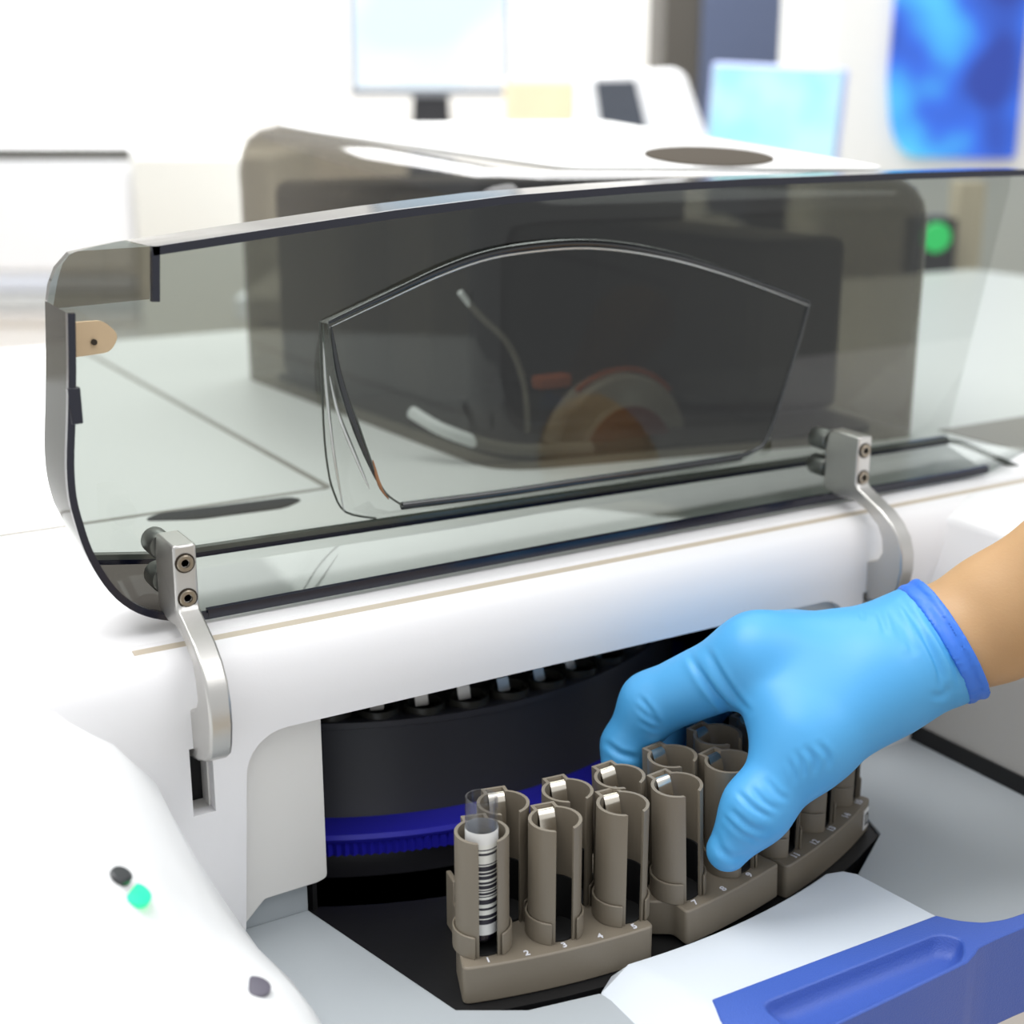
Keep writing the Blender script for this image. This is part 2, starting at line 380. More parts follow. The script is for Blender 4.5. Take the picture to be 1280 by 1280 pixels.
for row, (rr, off) in enumerate(((.180, 0), (.157, 3.5))):
    for k in range(-8, 10):
        a = math.radians(k * 7.0 + off); p = Vector((CX + rr * math.sin(a), CY - rr * math.cos(a), .975))
        if cup0 is None:
            cup0 = cupm.build('tube_cup', mat('black_cup', (48, 47, 43), .35), drum); clip0 = clipm.build('spring_clip', mat('pale_clip', (214, 210, 204), .3, metal=.3), drum); c, d = cup0, clip0
        else:
            c = cup0.copy(); d = clip0.copy(); COL.objects.link(c); COL.objects.link(d)
        for q in (c, d):
            q.location = p; q.rotation_euler = (0, 0, a)

# hinge arms
def arm(dx):
    pr = [(.5140, 1.0844), (.5140, 1.0595), (.5120, 1.0575), (.5019, 1.0532), (.4940, 1.0498), (.4864, 1.0448), (.4805, 1.0385), (.4775, 1.0310), (.4768, 1.0220), (.4785, 1.0130), (.4805, 1.0085), (.4850, 1.0050), (.4948, 1.0012), (.5060, .9985), (.5115, .9990),
          (.5115, 1.0180), (.5000, 1.0215), (.4940, 1.0238), (.4908, 1.0289), (.4922, 1.0360), (.4958, 1.0420), (.5050, 1.0478), (.5150, 1.0510), (.5260, 1.0500), (.5375, 1.0520), (.5384, 1.0758), (.5360, 1.0844)]
    b = MB(); secs = []
    for t in np.linspace(0, 1, 4):
        sec = []
        for y, z in pr:
            s = min(1, max(0, (1.062 - z) / .03)); x0 = .1522 - .0014 * s; x1 = .1617 - .0018 * s
            sec.append((x0 + (x1 - x0) * t + dx, y, z))
        secs.append(sec)
    b.loft(secs); a = b.build('hinge_arm', STEEL, AN, .0010, 50)
    for px, py in ((230, 703), (233.5, 746.5)):
        p = atY(px, py, .515); s = MB()
        s.lathe([(.0034, .002), (.0034, -.0006), (.0030, -.0009), (.0018, -.0009), (.0017, .0012), (.0002, .0014)], (p.x + dx, .5138, p.z), 'y', 20)
        sc = s.build('screw', SCREW, a)
        k = MB(); k.lathe([(.0001, .0004), (.0017, .0004), (.0017, .0002), (.0001, .0002)], (p.x + dx, .5138, p.z), 'y', 6); k.build('hex_socket_shade', SCREW_D, a)  # dark disc paints the shade inside the screw recess
        h = MB(); h.lathe([(.0041, .001), (.0041, -.0002), (.0034, -.0002), (.0034, .001)], (p.x + dx, .5139, p.z), 'y', 20); h.build('counterbore', SCREW_D, a)
        k = MB(); k.lathe([(.0005, 0), (.0050, 0), (.0056, .001), (.0056, .011), (.0050, .012), (.0005, .012)], (p.x + dx - .0015, .538, p.z + .0005), 'y', 28); k.build('clamp_knob', mat('grey_steel', (120, 122, 118), .35, metal=.8), a)
arm(0); arm(.3628)

# smoked lid
fr = [(.1285, 1.1885, .562), (.1255, 1.182, .562), (.1242, 1.176, .562), (.1240, 1.1755, .53), (.1225, 1.155, .53), (.1205, 1.135, .53), (.1186, 1.118, .53), (.1184, 1.105, .53), (.1200, 1.094, .53), (.1225, 1.083, .53), (.1270, 1.0715, .53), (.1330, 1.0615, .53), (.1410, 1.0540, .53), (.1500, 1.0495, .53), (.1600, 1.0468, .53), (.1700, 1.0458, .53),
      (.35, 1.0465, .53), (.50, 1.0465, .53), (.61, 1.0455, .53), (.635, 1.0460, .53), (.67, 1.056, .53), (.71, 1.10, .53), (.735, 1.16, .53), (.745, 1.205, .53), (.74, 1.2150, .53),
      (.64, 1.2158, .53), (.55, 1.2162, .53), (.45, 1.2158, .53), (.38, 1.2145, .53), (.3157, 1.2122, .53), (.26, 1.2080, .53), (.21, 1.2033, .53), (.1575, 1.1982, .53), (.1565, 1.1981, .562), (.145, 1.1965, .562), (.134, 1.1940, .562)]
fr = fr[:3] + [tuple(q) for q in smoothcurve(fr[3:16], 3)] + fr[16:]
bk = []
for x, z, y in fr:
    if x < .136 and z > 1.06: X, Z = x + .001, z + .004 * min(1, max(0, (1.094 - z) / .01))
    elif z < 1.07 and x < .62: X, Z = x, max(z, 1.0622 - (x - .13) * .0135 + (.004 * max(0, (.16 - x) / .03)))
    elif x >= .62 and z < 1.2: X, Z = .640 + (z - 1.045) * .235, max(z, 1.0555)
    elif x > .7: X, Z = .677, z - .003
    else: X, Z = x, z - .0008
    bk.append((X, Z, .57))
def P3(l): return [Vector((x, y, z)) for x, z, y in l]
def facef(px, py, y): p = atY(px, py, y); return Vector((p.x, y, p.z))
face = [facef(*q) for q in ((410, 405, .567), (418, 445, .562), (432, 490, .556), (445, 522, .553), (468, 588, .549), (482, 616, .547), (502, 631, .546), (620, 616, .546), (720, 601, .546), (830, 585, .546), (925, 570, .546), (945, 562, .547), (960, 545, .548), (985, 470, .556), (1000, 420, .562), (1011, 379, .5665),
        (940, 352, .567), (890, 335, .567), (840, 321, .567), (780, 310, .567), (720, 306, .567), (650, 312, .567), (600, 322, .567), (545, 342, .567), (480, 372, .567))]
base = [facef(*q) for q in ((400, 402, .57), (402, 470, .57), (405, 540, .57), (409, 580, .57), (416, 612, .57), (432, 640, .57), (470, 648, .57), (620, 630, .57), (720, 614, .57), (830, 597, .57), (925, 580, .57), (945, 572, .57), (963, 548, .57), (988, 470, .57), (1003, 420, .57), (1014, 376, .57),
        (941, 347, .57), (891, 330, .57), (841, 316, .57), (780, 305, .57), (720, 301, .57), (650, 307, .57), (600, 317, .57), (544, 336, .57), (478, 366, .57))]
bm = bmesh.new()
fv = [bm.verts.new(p) for p in P3(fr)]; bv = [bm.verts.new(p) for p in P3(bk)]; hv = [bm.verts.new(p) for p in base]; wv = [bm.verts.new(p) for p in face]
N = len(fv)
for i in range(N):
    j = (i + 1) % N; f = bm.faces.new((fv[i], fv[j], bv[j], bv[i]))
    bottom = 38 <= i <= 42; right = 43 <= i <= 47
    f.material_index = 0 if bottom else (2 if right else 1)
be = [bm.edges.get((bv[i], bv[(i + 1) % N])) for i in range(N)]
he = [bm.edges.new((hv[i], hv[(i + 1) % len(hv)])) for i in range(len(hv))]
bmesh.ops.triangle_fill(bm, edges=be + he, use_beauty=True)
for i in range(len(hv)):
    j = (i + 1) % len(hv); bm.faces.new((hv[i], hv[j], wv[j], wv[i]))
# window face (flat-ish ngon fan)
c = bm.verts.new(sum((v.co for v in wv), Vector()) / len(wv))
for i in range(len(wv)): bm.faces.new((wv[i], wv[(i + 1) % len(wv)], c))
bmesh.ops.recalc_face_normals(bm, faces=bm.faces)
me = bpy.data.meshes.new('lid'); bm.to_mesh(me); bm.free()
for m in (LID, LIDW, LID_CLEAR): me.materials.append(m)
lid = link('lid', me, AN, smooth=30)
# cut edge following the front loop
def strip(name, pts, w, d, m, closed=False):
    """a bar of width w (towards loop inside) and depth d along pts in the XZ plane"""
    n = len(pts); secs = []
    for i, p in enumerate(pts):
        a = pts[i - 1] if (i or closed) else p; c2 = pts[(i + 1) % n] if (i < n - 1 or closed) else p
        t = (c2 - a); t.y = 0; t.normalize(); nn = Vector((-t.z, 0, t.x))
        secs.append([p, p + nn * w, p + nn * w + Vector((0, d, 0)), p + Vector((0, d, 0))])
    if closed: secs.append(secs[0])
    return MB().loft(secs, caps=not closed).build(name, m, lid, smooth=40)
FP = P3(fr)
strip('cut_edge', FP[3:40], .0029, .003, EDGE)
strip('cut_edge', FP[39:44], .0042, .003, EDGE)
strip('cut_edge', FP[48:57], .0034, .003, EDGE)
strip('notch_edge', [Vector((.1575, .53, 1.1985)), Vector((.1560, .53, 1.1775))], .0030, .003, EDGE)
t = MB(); t.box(.1215, .1262, .5295, .5330, 1.1335, 1.1475); t.build('notch_tab', EDGE, lid, .0005)
q = [facef(*a, .5655) for a in ((66, 386), (72, 350), (78, 330), (86, 319), (96, 314), (189, 308), (187, 374))]
t = MB(); t.add(q, [tuple(range(len(q)))]); t.build('corner_plate', PLATE_T, lid)
BP = P3(bk)
strip('ridge', [BP[i] + Vector((0, -.004, 0)) for i in range(27, 44)], .0040, .004, RIDGE)
strip('ridge_line', [BP[i] + Vector((0, -.0045, -.0003)) for i in range(27, 44)], .0020, .003, EDGE)
pts = [face[-1 - k] + Vector((0, -.0005, 0)) for k in range(len(face))]
ar = smoothcurve(face[15:] + face[:1], 4)
MB().tube([p + Vector((0, -.0003, .0006)) for p in ar], [.0005 + .0018 * math.sin(PI * (i + 1.5) / (len(ar) + 2)) for i in range(len(ar))], 8).build('fold_and_glint', BEAD, lid, smooth=80)
SHINE = mat('painted_glint', (216, 218, 216), .12, metal=.7)
MB().tube([p + Vector((0, -.0012, -.0014)) for p in ar], [.0001 + .0006 * math.sin(PI * (i + 1.5) / (len(ar) + 2)) for i in range(len(ar))], 8).build('painted_glint', SHINE, lid, smooth=80)  # bright tube paints the highlight below the arch
def streak(pts, r, m):  # thin tubes paint the bent reflections on the window's side wall
    q = smoothcurve([facef(*a) for a in pts], 5); MB().tube(q, [.0001 + r * math.sin(PI * (i + .5) / len(q)) for i in range(len(q))], 8).build('fold_and_glint', m, lid, smooth=80)
streak([(414, 408, .565), (424, 470, .558), (446, 540, .552), (470, 600, .549)], .0016, BEAD)
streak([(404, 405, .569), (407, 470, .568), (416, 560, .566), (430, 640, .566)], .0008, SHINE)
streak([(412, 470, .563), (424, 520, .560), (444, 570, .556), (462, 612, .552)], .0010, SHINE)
streak([(466, 575, .5495), (474, 605, .548), (486, 624, .547)], .0008, mat('tan_glint', (150, 104, 70), .2))
MB().tube(smoothcurve(face[10:16], 4), .0011, 8).build('fold_and_glint', BEAD, lid, smooth=80)
MB().tube([p + Vector((0, 0, -.0005)) for p in smoothcurve(face[6:11], 4)], .0019, 8).build('fold_and_glint', BEAD, lid, smooth=80)
MB().tube(smoothcurve(face[:7], 4), .0005, 8).build('fold_and_glint', RIDGE, lid, smooth=80)
MB().tube(smoothcurve(base[:7], 4), .0005, 8).build('fold_and_glint', RIDGE, lid, smooth=80)
MB().tube(smoothcurve([facef(1145, 557, .5695), facef(1190, 552, .5695), facef(1235, 568, .55), facef(1300, 598, .53)], 6), .0018, 8).build('corner_rim', RIDGE, lid)
a0, a1 = atY(93, 424, .55), atY(150, 424, .55); zc = atY(110, 425, .55).z
t = MB(); t.prism(rpoly([(a0.x - .003, zc - .0065), (a0.x - .003, zc + .0072), (a1.x - .006, zc + .0072), (a1.x, zc + .001), (a1.x - .004, zc - .0055)], [0, 0, .003, .004, .003]), .550, .5515, 'y'); t.build('latch_plate', TAN, lid)
p = atY(118, 428, .549); t = MB(); t.lathe([(.0001, 0), (.0012, 0), (.0012, .0012), (.0001, .0012)], (p.x, .549, p.z), 'y', 14); t.build('latch_hole', SCREW_D, lid)

# smoked hood on the deck
hp = [(.374, 1.05), (.395, .682), (.681, .619), (.724, 1.05)]
TILT = .068
def ringp(inset, z, r):
    cx = .55; cy = .86
    q = [(x + (inset if x < cx else -inset), y + (inset if y < cy else -inset)) for x, y in hp]
    k = (z - 1.0442) / .17
    return [(x, y, z + TILT * (y - .70) * k) for x, y in rpoly(q, r, 8)]
b = MB(); b.loft([ringp(0, 1.0442, .03), ringp(0, 1.185, .03), ringp(.002, 1.196, .03), ringp(.006, 1.204, .029), ringp(.013, 1.210, .028), ringp(.024, 1.2135, .026)], caps=False)
top = ringp(.024, 1.2135, .026); b.add(top, [tuple(range(len(top)))])
hood = b.build('smoked_hood', HOOD, AN, smooth=60)
def onroof(x, y, h): return (x, y, 1.2137 + TILT * (y - .70) + h)
b = MB(); q = rpoly([(.400, 1.02), (.405, .938), (.4415, .760), (.455, .70), (.664, .654), (.698, 1.02)], .015, 6)
b.loft([[onroof(x, y, h) for x, y in q] for h in (0, .0012)]); b.build('hood_top_glare', W_DECK, hood)  # white sheet paints the room's reflection on the glossy roof
b = MB(); cA, cB = Vector((.0345, -.024)), Vector((.042, .0535))
b.loft([[onroof(.588 + (cA.x * math.cos(t) + cB.x * math.sin(t)) * s_, .738 + (cA.y * math.cos(t) + cB.y * math.sin(t)) * s_, h) for t in np.linspace(0, 2 * PI, 40, endpoint=False)] for s_, h in ((1, .0010), (1, .0022), (.9, .0024))]); b.build('finger_recess', mat('dark_recess', (74, 68, 60), .9, spec=.05), hood)
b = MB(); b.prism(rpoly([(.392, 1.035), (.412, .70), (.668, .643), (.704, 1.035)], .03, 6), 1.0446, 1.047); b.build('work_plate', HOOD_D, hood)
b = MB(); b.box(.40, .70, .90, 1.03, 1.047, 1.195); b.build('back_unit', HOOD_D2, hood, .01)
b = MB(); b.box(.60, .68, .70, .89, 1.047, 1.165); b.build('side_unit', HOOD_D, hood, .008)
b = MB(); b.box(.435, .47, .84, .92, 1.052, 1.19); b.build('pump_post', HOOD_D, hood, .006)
pc = atY(785, 588, .705); ZR = 1.034
b = MB(); b.lathe([(.001, 0), (.034, 0), (.034, .006), (.050, .006), (.0525, .009), (.0525, .022), (.001, .022)], (pc.x, .705, ZR), 'y', 56); b.build('rotor_housing', DRUM_G, hood)
b = MB(); b.lathe([(.001, 0), (.033, 0), (.033, .003), (.001, .003)], (pc.x, .7035, ZR), 'y', 48); b.build('front_disc', DRUM_R, hood)  # red-brown disc in front of the grey ring
b = MB(); b.tube([(pc.x + .0550 * math.cos(t), .717, ZR + .0550 * math.sin(t)) for t in np.linspace(.75, 2.2, 22)], .0016, 8); b.build('orange_arc', ORANGE, hood)  # orange arc over the grey ring
q = atY(695, 478, .705); b = MB(); b.box(q.x - .012, q.x + .012, .705, .715, q.z - .004, q.z + .004); b.build('orange_strip', ORANGE, hood, .002)
b = MB(); b.tube(smoothcurve([atY(575, 365, .71), atY(600, 395, .71), atY(635, 430, .71), atY(655, 480, .71), atY(660, 540, .71)], 5), .0018, 8); b.build('suction_hose', HOSE, hood)
b = MB(); b.tube(smoothcurve([atY(515, 515, .74), atY(560, 540, .715), atY(640, 562, .70), atY(740, 560, .69)], 5), .004, 8); b.build('floor_hose', HOSE, hood)

# ================================================================== SAMPLE RACKS
ZB = .0165; HC = .0506
def cshape(ro, ri, half, bump=None, n=30):
    """C outline open towards -Y"""
    a0 = -PI / 2 + half / ro; out = []
    angs = np.linspace(a0, a0 + 2 * PI - 2 * half / ro, n)
    for a in angs:
        if bump and abs(((a - PI / 2 + PI) % (2 * PI)) - PI) < bump[0] / ro:
            if not any(isinstance(q, tuple) and q[0] == 'b' for q in out):
                out.append(('b',)); out += [(bump[0], math.sqrt(ro ** 2 - bump[0] ** 2)), (bump[0], ro + bump[1]), (-bump[0], ro + bump[1]), (-bump[0], math.sqrt(ro ** 2 - bump[0] ** 2))]
            continue
        out.append((ro * math.cos(a), ro * math.sin(a)))
    out = [q for q in out if q[0] != 'b']
    a1 = -PI / 2 + half / ri
    for a in np.linspace(a1 + 2 * PI - 2 * half / ri, a1, n):
        if bump and abs(a - PI / 2) < bump[0] * .72 / ri:
            if out[-1] != 'in':
                yy = ro + bump[1] - .0013
                out += [(-bump[0] * .72, ri * .93), (-bump[0] * .72, yy), (bump[0] * .72, yy), (bump[0] * .72, ri * .93), 'in']
            continue
        out.append((ri * math.cos(a), ri * math.sin(a)))
    return [q for q in out if q != 'in']
ME = {}
def rackmesh():
    t = MB(); t.prism(cshape(.0109, .0095, .0039, (.0052, .0030)), 0, HC); t.lathe([(.0005, 0), (.0094, 0), (.0094, .001), (.0005, .001)], n=24, mi=1); t.prism(cshape(.00945, .0088, .0042, None), .0008, .020, mi=1); ME['cup'] = t  # black sleeve and floor paint the shade deep inside the cup
    t = MB(); t.prism(cshape(.0121, .0111, .0057, None), 0, .0098); ME['collar'] = t
    t = MB()  # folded leaf spring on the inner side
    pts = [(.0122, HC - .0012), (.0104, HC - .0006), (.0092, HC - .0010), (.0076, HC - .0042), (.0066, HC - .0085), (.0062, HC - .018), (.0064, HC - .028), (.0080, HC - .038)]
    sec = []
    for i, (y, z) in enumerate(pts): sec.append([(-.0035, y, z), (.0035, y, z), (.0035, y + .0004, z - .0004), (-.0035, y + .0004, z - .0004)])
    t.loft(sec); ME['clip'] = t
rackmesh()
PITCHN = 2.95
PROTO = {}
def text_mesh(s, size):
    cu = bpy.data.curves.new('digit', 'FONT'); cu.body = s; cu.size = size; cu.align_x = 'CENTER'; cu.align_y = 'CENTER'; cu.extrude = .0001; cu.offset = size * .018
    o = bpy.data.objects.new('tmp', cu); COL.objects.link(o)
    bpy.context.view_layer.update()
    me = bpy.data.meshes.new_from_object(o.evaluated_get(bpy.context.evaluated_depsgraph_get()))
    bpy.data.objects.remove(o); bpy.data.curves.remove(cu); me.materials.clear(); me.materials.append(WHITE_INK); return me
def lp(r, deg, rm=.285):
    a = math.radians(deg); return (r * math.sin(a), rm - r * math.cos(a))
def make_rack(first, label, tilt=0.0, lift=0.0):
    """rack of five positions; odd positions stand in the outer row, even in the inner row"""
    nums = list(range(first, first + 5)); ang = -18.2 + PITCHN * (first + 2); wide = first % 2 == 1
    a = math.radians(ang)
    root = thing('sample_rack', label, 'tube rack', (CX + .285 * math.sin(a), CY - .285 * math.cos(a), .9085 + lift), a, 'taupe sample racks on the carousel ring', local=True)
    root.rotation_euler = (0, tilt, a)
    ow, iw = (7.45, 6.6) if wide else (6.0, 8.0)
    ol = -7.8 if wide else -4.2
    outl = [lp(.3155, t) for t in np.linspace(ol, ow, 13)] + ([lp(.292, ow), lp(.286, iw)] if wide else [lp(.298, ow), lp(.290, iw)]) + [lp(.2555, t) for t in np.linspace(iw, -iw, 9)] + ([lp(.286, -iw), lp(.292, -ow)] if wide else [lp(.290, -iw), lp(.299, -6.0), lp(.306, ol)])
    rad = [.0] * len(outl); rad[0] = .009 if first == 11 else .004; rad[12] = .004
    for i in (13, 14, -1, -2): rad[i] = .002
    b = MB(); b.prism(rpoly(outl, rad, 5), 0, ZB)
    fx, fy = lp(.262, -iw + .15); b.box(fx - .0012, fx + .0012, fy - .006, fy + .004, 0, ZB + .010)
    b.build('base', RACK, root, .0007)
    for k, n in enumerate(nums):
        d = (k - 2) * PITCHN; r = .300 if n % 2 else .280; x, y = lp(r, d + .25)
        key = 'cup'
        if key not in PROTO:
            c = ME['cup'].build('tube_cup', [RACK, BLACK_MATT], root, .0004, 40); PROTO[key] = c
            e = ME['collar'].build('collar', RACK, c, .0004, 40); PROTO['collar'] = e
            s = ME['clip'].build('spring_clip', CLIPM, c, 0, 50); PROTO['clip'] = s
            e.location = s.location = (0, 0, 0)
        else:
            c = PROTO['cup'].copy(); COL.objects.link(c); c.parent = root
            e = PROTO['collar'].copy(); COL.objects.link(e); e.parent = c
            s = PROTO['clip'].copy(); COL.objects.link(s); s.parent = c
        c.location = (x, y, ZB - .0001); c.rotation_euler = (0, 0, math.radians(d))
        if n in (6, 10): continue
        me = text_mesh(str(n), .0046); o = bpy.data.objects.new('number_mark', me); COL.objects.link(o); o.parent = root
        tx, ty = lp(.3122, d + .1); o.location = (tx, ty, ZB + .0002); o.rotation_euler = (0, 0, math.radians(d))
    return root, a
r1, a1 = make_rack(1, 'taupe tube rack numbered 1 to 5, holding the one glass tube')
r2, a2 = make_rack(6, 'taupe tube rack numbered 7 to 9 at front, gripped by the gloved hand', math.radians(-3.2), .0024)
r3, a3 = make_rack(11, 'taupe tube rack under the glove with a white square label on its end')
# label plate on the end of rack 3
x, y = lp(.3158, 6.2)
b = MB(); b.box(-.0032, .0032, -.0003, .0002, .0035, .0135); o = b.build('end_label', LABEL_W, r3); o.location = (x, y, 0); o.rotation_euler = (0, 0, math.radians(6.2))
b = MB()
for q in ((-.0018, .0018, .0108, .0116), (-.0018, .0018, .0056, .0064), (-.0018, -.0012, .0056, .0116), (.0012, .0018, .0056, .0116)): b.box(q[0], q[1], -.0006, -.0002, q[2], q[3])
k = b.build('square_mark', MON_B, o); k.location = (0, 0, 0)

# glass tube in the first cup
d1 = -2 * PITCHN + .25; lx, ly = lp(.300, d1); ca, sa = math.cos(a1), math.sin(a1)
tp = Vector((r1.location.x + lx * ca - ly * sa, r1.location.y + lx * sa + ly * ca, .9265))
T = thing('sample_tube', 'clear glass sample tube with barcode label standing in the first cup', 'test tube', tp, local=True)
b = MB(); b.lathe([(.0003, .0006), (.003, .0008), (.0052, .0026), (.0058, .006), (.0058, .0640), (.0063, .0640), (.0065, .0630), (.0063, .006), (.0056, .002), (.003, 0), (.0003, 0)], n=32); b.build('glass', GLASS_T, T)
b = MB(); n = 36
for z0, z1, mi in ((.0062, .0110, 0), (.0110, .0462, 1), (.0462, .0512, 0)):
    b.loft([[(.00662 * math.cos(2 * PI * k / n), .00662 * math.sin(2 * PI * k / n), z) for k in range(n)] for z in (z0, z1)], caps=False, mi=mi)
b.build('barcode_label', [LABEL_W, BARCODE], T)
b = MB(); b.lathe([(.0003, .0009), (.003, .0011), (.005, .0029), (.0056, .0062), (.0003, .0062)], n=24); b.build('sample', PURPLE, T)

# ================================================================== PERSON: forearm and gloved hand
def surface_nets(V, iso, org, h):
    S = V - iso; ins = S < 0
    nx, ny, nz = S.shape
    cn = [(i, j, k) for i in (0, 1) for j in (0, 1) for k in (0, 1)]
    cnt = sum(ins[i:nx - 1 + i, j:ny - 1 + j, k:nz - 1 + k].astype(np.int8) for i, j, k in cn)
    act = np.argwhere((cnt > 0) & (cnt < 8)); idx = -np.ones((nx - 1, ny - 1, nz - 1), np.int64)
    idx[act[:, 0], act[:, 1], act[:, 2]] = np.arange(len(act))
    acc = np.zeros((len(act), 3)); num = np.zeros(len(act))
    for a in cn:
        for ax in range(3):
            if a[ax]: continue
            bb = list(a); bb[ax] = 1
            va = S[act[:, 0] + a[0], act[:, 1] + a[1], act[:, 2] + a[2]]; vb = S[act[:, 0] + bb[0], act[:, 1] + bb[1], act[:, 2] + bb[2]]
            m = (va < 0) != (vb < 0); t = va / np.where(m, va - vb, 1)
            p = np.tile(np.array(a, float), (len(act), 1)); p[:, ax] = t
            acc[m] += p[m]; num[m] += 1
    vs = org + h * (act + acc / num[:, None]); fs = []
    for ax in range(3):
        u, w = [(1, 2), (2, 0), (0, 1)][ax]
        sl0 = [slice(0, n) for n in S.shape]; sl1 = list(sl0); sl0[ax] = slice(0, -1); sl1[ax] = slice(1, None)
        A = ins[tuple(sl0)]; B = ins[tuple(sl1)]
        e = np.argwhere(A != B); e = e[(e[:, u] > 0) & (e[:, w] > 0) & (e[:, u] < S.shape[u] - 1) & (e[:, w] < S.shape[w] - 1)]
        def cell(du, dw): q = e.copy(); q[:, u] -= du; q[:, w] -= dw; return idx[q[:, 0], q[:, 1], q[:, 2]]
        qd = np.stack([cell(1, 1), cell(0, 1), cell(0, 0), cell(1, 0)], 1)
        fl = ~A[e[:, 0], e[:, 1], e[:, 2]]; qd[fl] = qd[fl][:, ::-1]; fs.append(qd)
    fs = np.concatenate(fs); fs = fs[(fs >= 0).all(1)]
    return vs, fs
h = .001
lo = np.array([.275, .20, .925]); hi = np.array([.66, .53, 1.20])
dims = np.ceil((hi - lo) / h).astype(int)
V = np.full(dims, .05, np.float32)
AX = [lo[i] + h * np.arange(dims[i]) for i in range(3)]
def cap(a, b_, ra, rb, k=.008):
    a = np.array(a); b_ = np.array(b_); R = max(ra, rb) + .03
    i0 = np.maximum(np.floor((np.minimum(a, b_) - R - lo) / h).astype(int), 0); i1 = np.minimum(np.ceil((np.maximum(a, b_) + R - lo) / h).astype(int), dims)
    if (i1 <= i0).any(): return
    sl = tuple(slice(i0[q], i1[q]) for q in range(3))
    X = AX[0][sl[0]][:, None, None]; Yy = AX[1][sl[1]][None, :, None]; Z = AX[2][sl[2]][None, None, :]
    d = b_ - a; L = max((d ** 2).sum(), 1e-9)
    t = np.clip(((X - a[0]) * d[0] + (Yy - a[1]) * d[1] + (Z - a[2]) * d[2]) / L, 0, 1)
    D = np.sqrt((X - a[0] - t * d[0]) ** 2 + (Yy - a[1] - t * d[1]) ** 2 + (Z - a[2] - t * d[2]) ** 2) - (ra + (rb - ra) * t)
    v = V[sl]; hh = np.clip(.5 + .5 * (v - D) / k, 0, 1)
    V[sl] = (v * (1 - hh) + D * hh - k * hh * (1 - hh)).astype(np.float32)
H = {
 'wr': (1178, 807, .615), 'w2': (1238, 776, .612), 'el': (1560, 578, .56),
 'im': (948, 822, .606), 'ip': (815, 880, .628), 'id': (784, 932, .634), 'it': (778, 972, .630),
 'mm': (985, 820, .630), 'mp': (858, 858, .660), 'md': (828, 912, .664), 'mt': (820, 964, .656),
 'rm': (1026, 824, .652), 'rp': (905, 852, .684), 'rd': (868, 905, .686), 'rt': (858, 955, .676),
 'lm': (1066, 834, .672), 'lp': (985, 858, .700), 'ld': (950, 900, .700), 'lt': (940, 940, .690),
 'tc': (1105, 850, .598), 'tm': (1008, 930, .585), 'ti': (945, 1012, .580), 'tt': (909, 1063, .584)}
J = {k: np.array(atD(*v)) for k, v in H.items()}
# palm and wrist
fing = {'i': (.0172, .0142, .0115, .0098), 'm': (.0145, .0130, .0108, .0096), 'r': (.0140, .0122, .0102, .0090), 'l': (.0130, .0108, .0092, .0082)}
cap(J['w2'], J['el'], .0252, .0430, .02)
cap(J['wr'], J['w2'], .0215, .0250, .02)
w_up = np.array(atD(1158, 803, .625)); w_lo = np.array(atD(1162, 820, .605))
cap(w_up, w_lo, .0148, .0155, .02)
for f in 'imrl':
    src = w_up * .6 + w_lo * .4 if f in 'im' else w_up
    mid = (np.array(src) + J[f + 'm']) / 2
    cap(src, J[f + 'm'], .0168, (.0172 if f == 'i' else fing[f][0] + .0022), .016)
cap(J['im'], J['mm'], .0155, .0150, .012); cap(J['mm'], J['rm'], .0150, .0145, .012); cap(J['rm'], J['lm'], .0145, .0135, .012)
# thenar mass and thumb
cap(w_lo, J['tc'], .0165, .0205, .016)
cap(J['tc'], J['tm'], .0205, .0175, .016)
cap(np.array(atD(1060, 850, .605)), np.array(atD(1010, 905, .592)), .0200, .0185, .016)
cap(np.array(atD(1000, 840, .604)), np.array(atD(985, 885, .594)), .0165, .0140, .016)   # web
cap(J['tm'], J['ti'], .0168, .0130, .010)
cap(J['ti'], J['tt'], .0134, .0088, .008)
# fingers
VP = V.copy()
for f in 'imrl':
    q = fing[f]
    cap(J[f + 'm'], J[f + 'p'], q[0], q[1], .009); cap(J[f + 'p'], J[f + 'd'], q[1] * .98, q[2], .005); cap(J[f + 'd'], J[f + 't'], q[2], q[3], .004)
ax = J['el'] - J['wr']; ax /= np.linalg.norm(ax)
# cuff plane tilted as the glove opening is
c_up, c_lo = np.array(atD(1148, 730, .622)), np.array(atD(1226, 858, .605))
vw = np.array(FW); nrm = np.cross(c_lo - c_up, vw); nrm /= np.linalg.norm(nrm)
if nrm @ ax < 0: nrm = -nrm
nrm = nrm * .8 + ax * .2; nrm /= np.linalg.norm(nrm)
c0 = (c_up + c_lo) / 2
PL = ((AX[0][:, None, None] - c0[0]) * nrm[0] + (AX[1][None, :, None] - c0[1]) * nrm[1] + (AX[2][None, None, :] - c0[2]) * nrm[2]).astype(np.float32)
G = np.maximum(V, PL)
gv, gf = surface_nets(G, 0.0, lo + 0.0, h)
CU = np.minimum(np.maximum(np.maximum(V - .0007, PL - .0006), -.0085 - PL), np.maximum(np.maximum(V - .0016, PL - .0010), -.0022 - PL))
CU = np.minimum(CU, np.maximum(np.maximum(V - .0012, PL + .0050), -.0066 - PL))
cv, cf = surface_nets(CU, 0.0, lo, h)
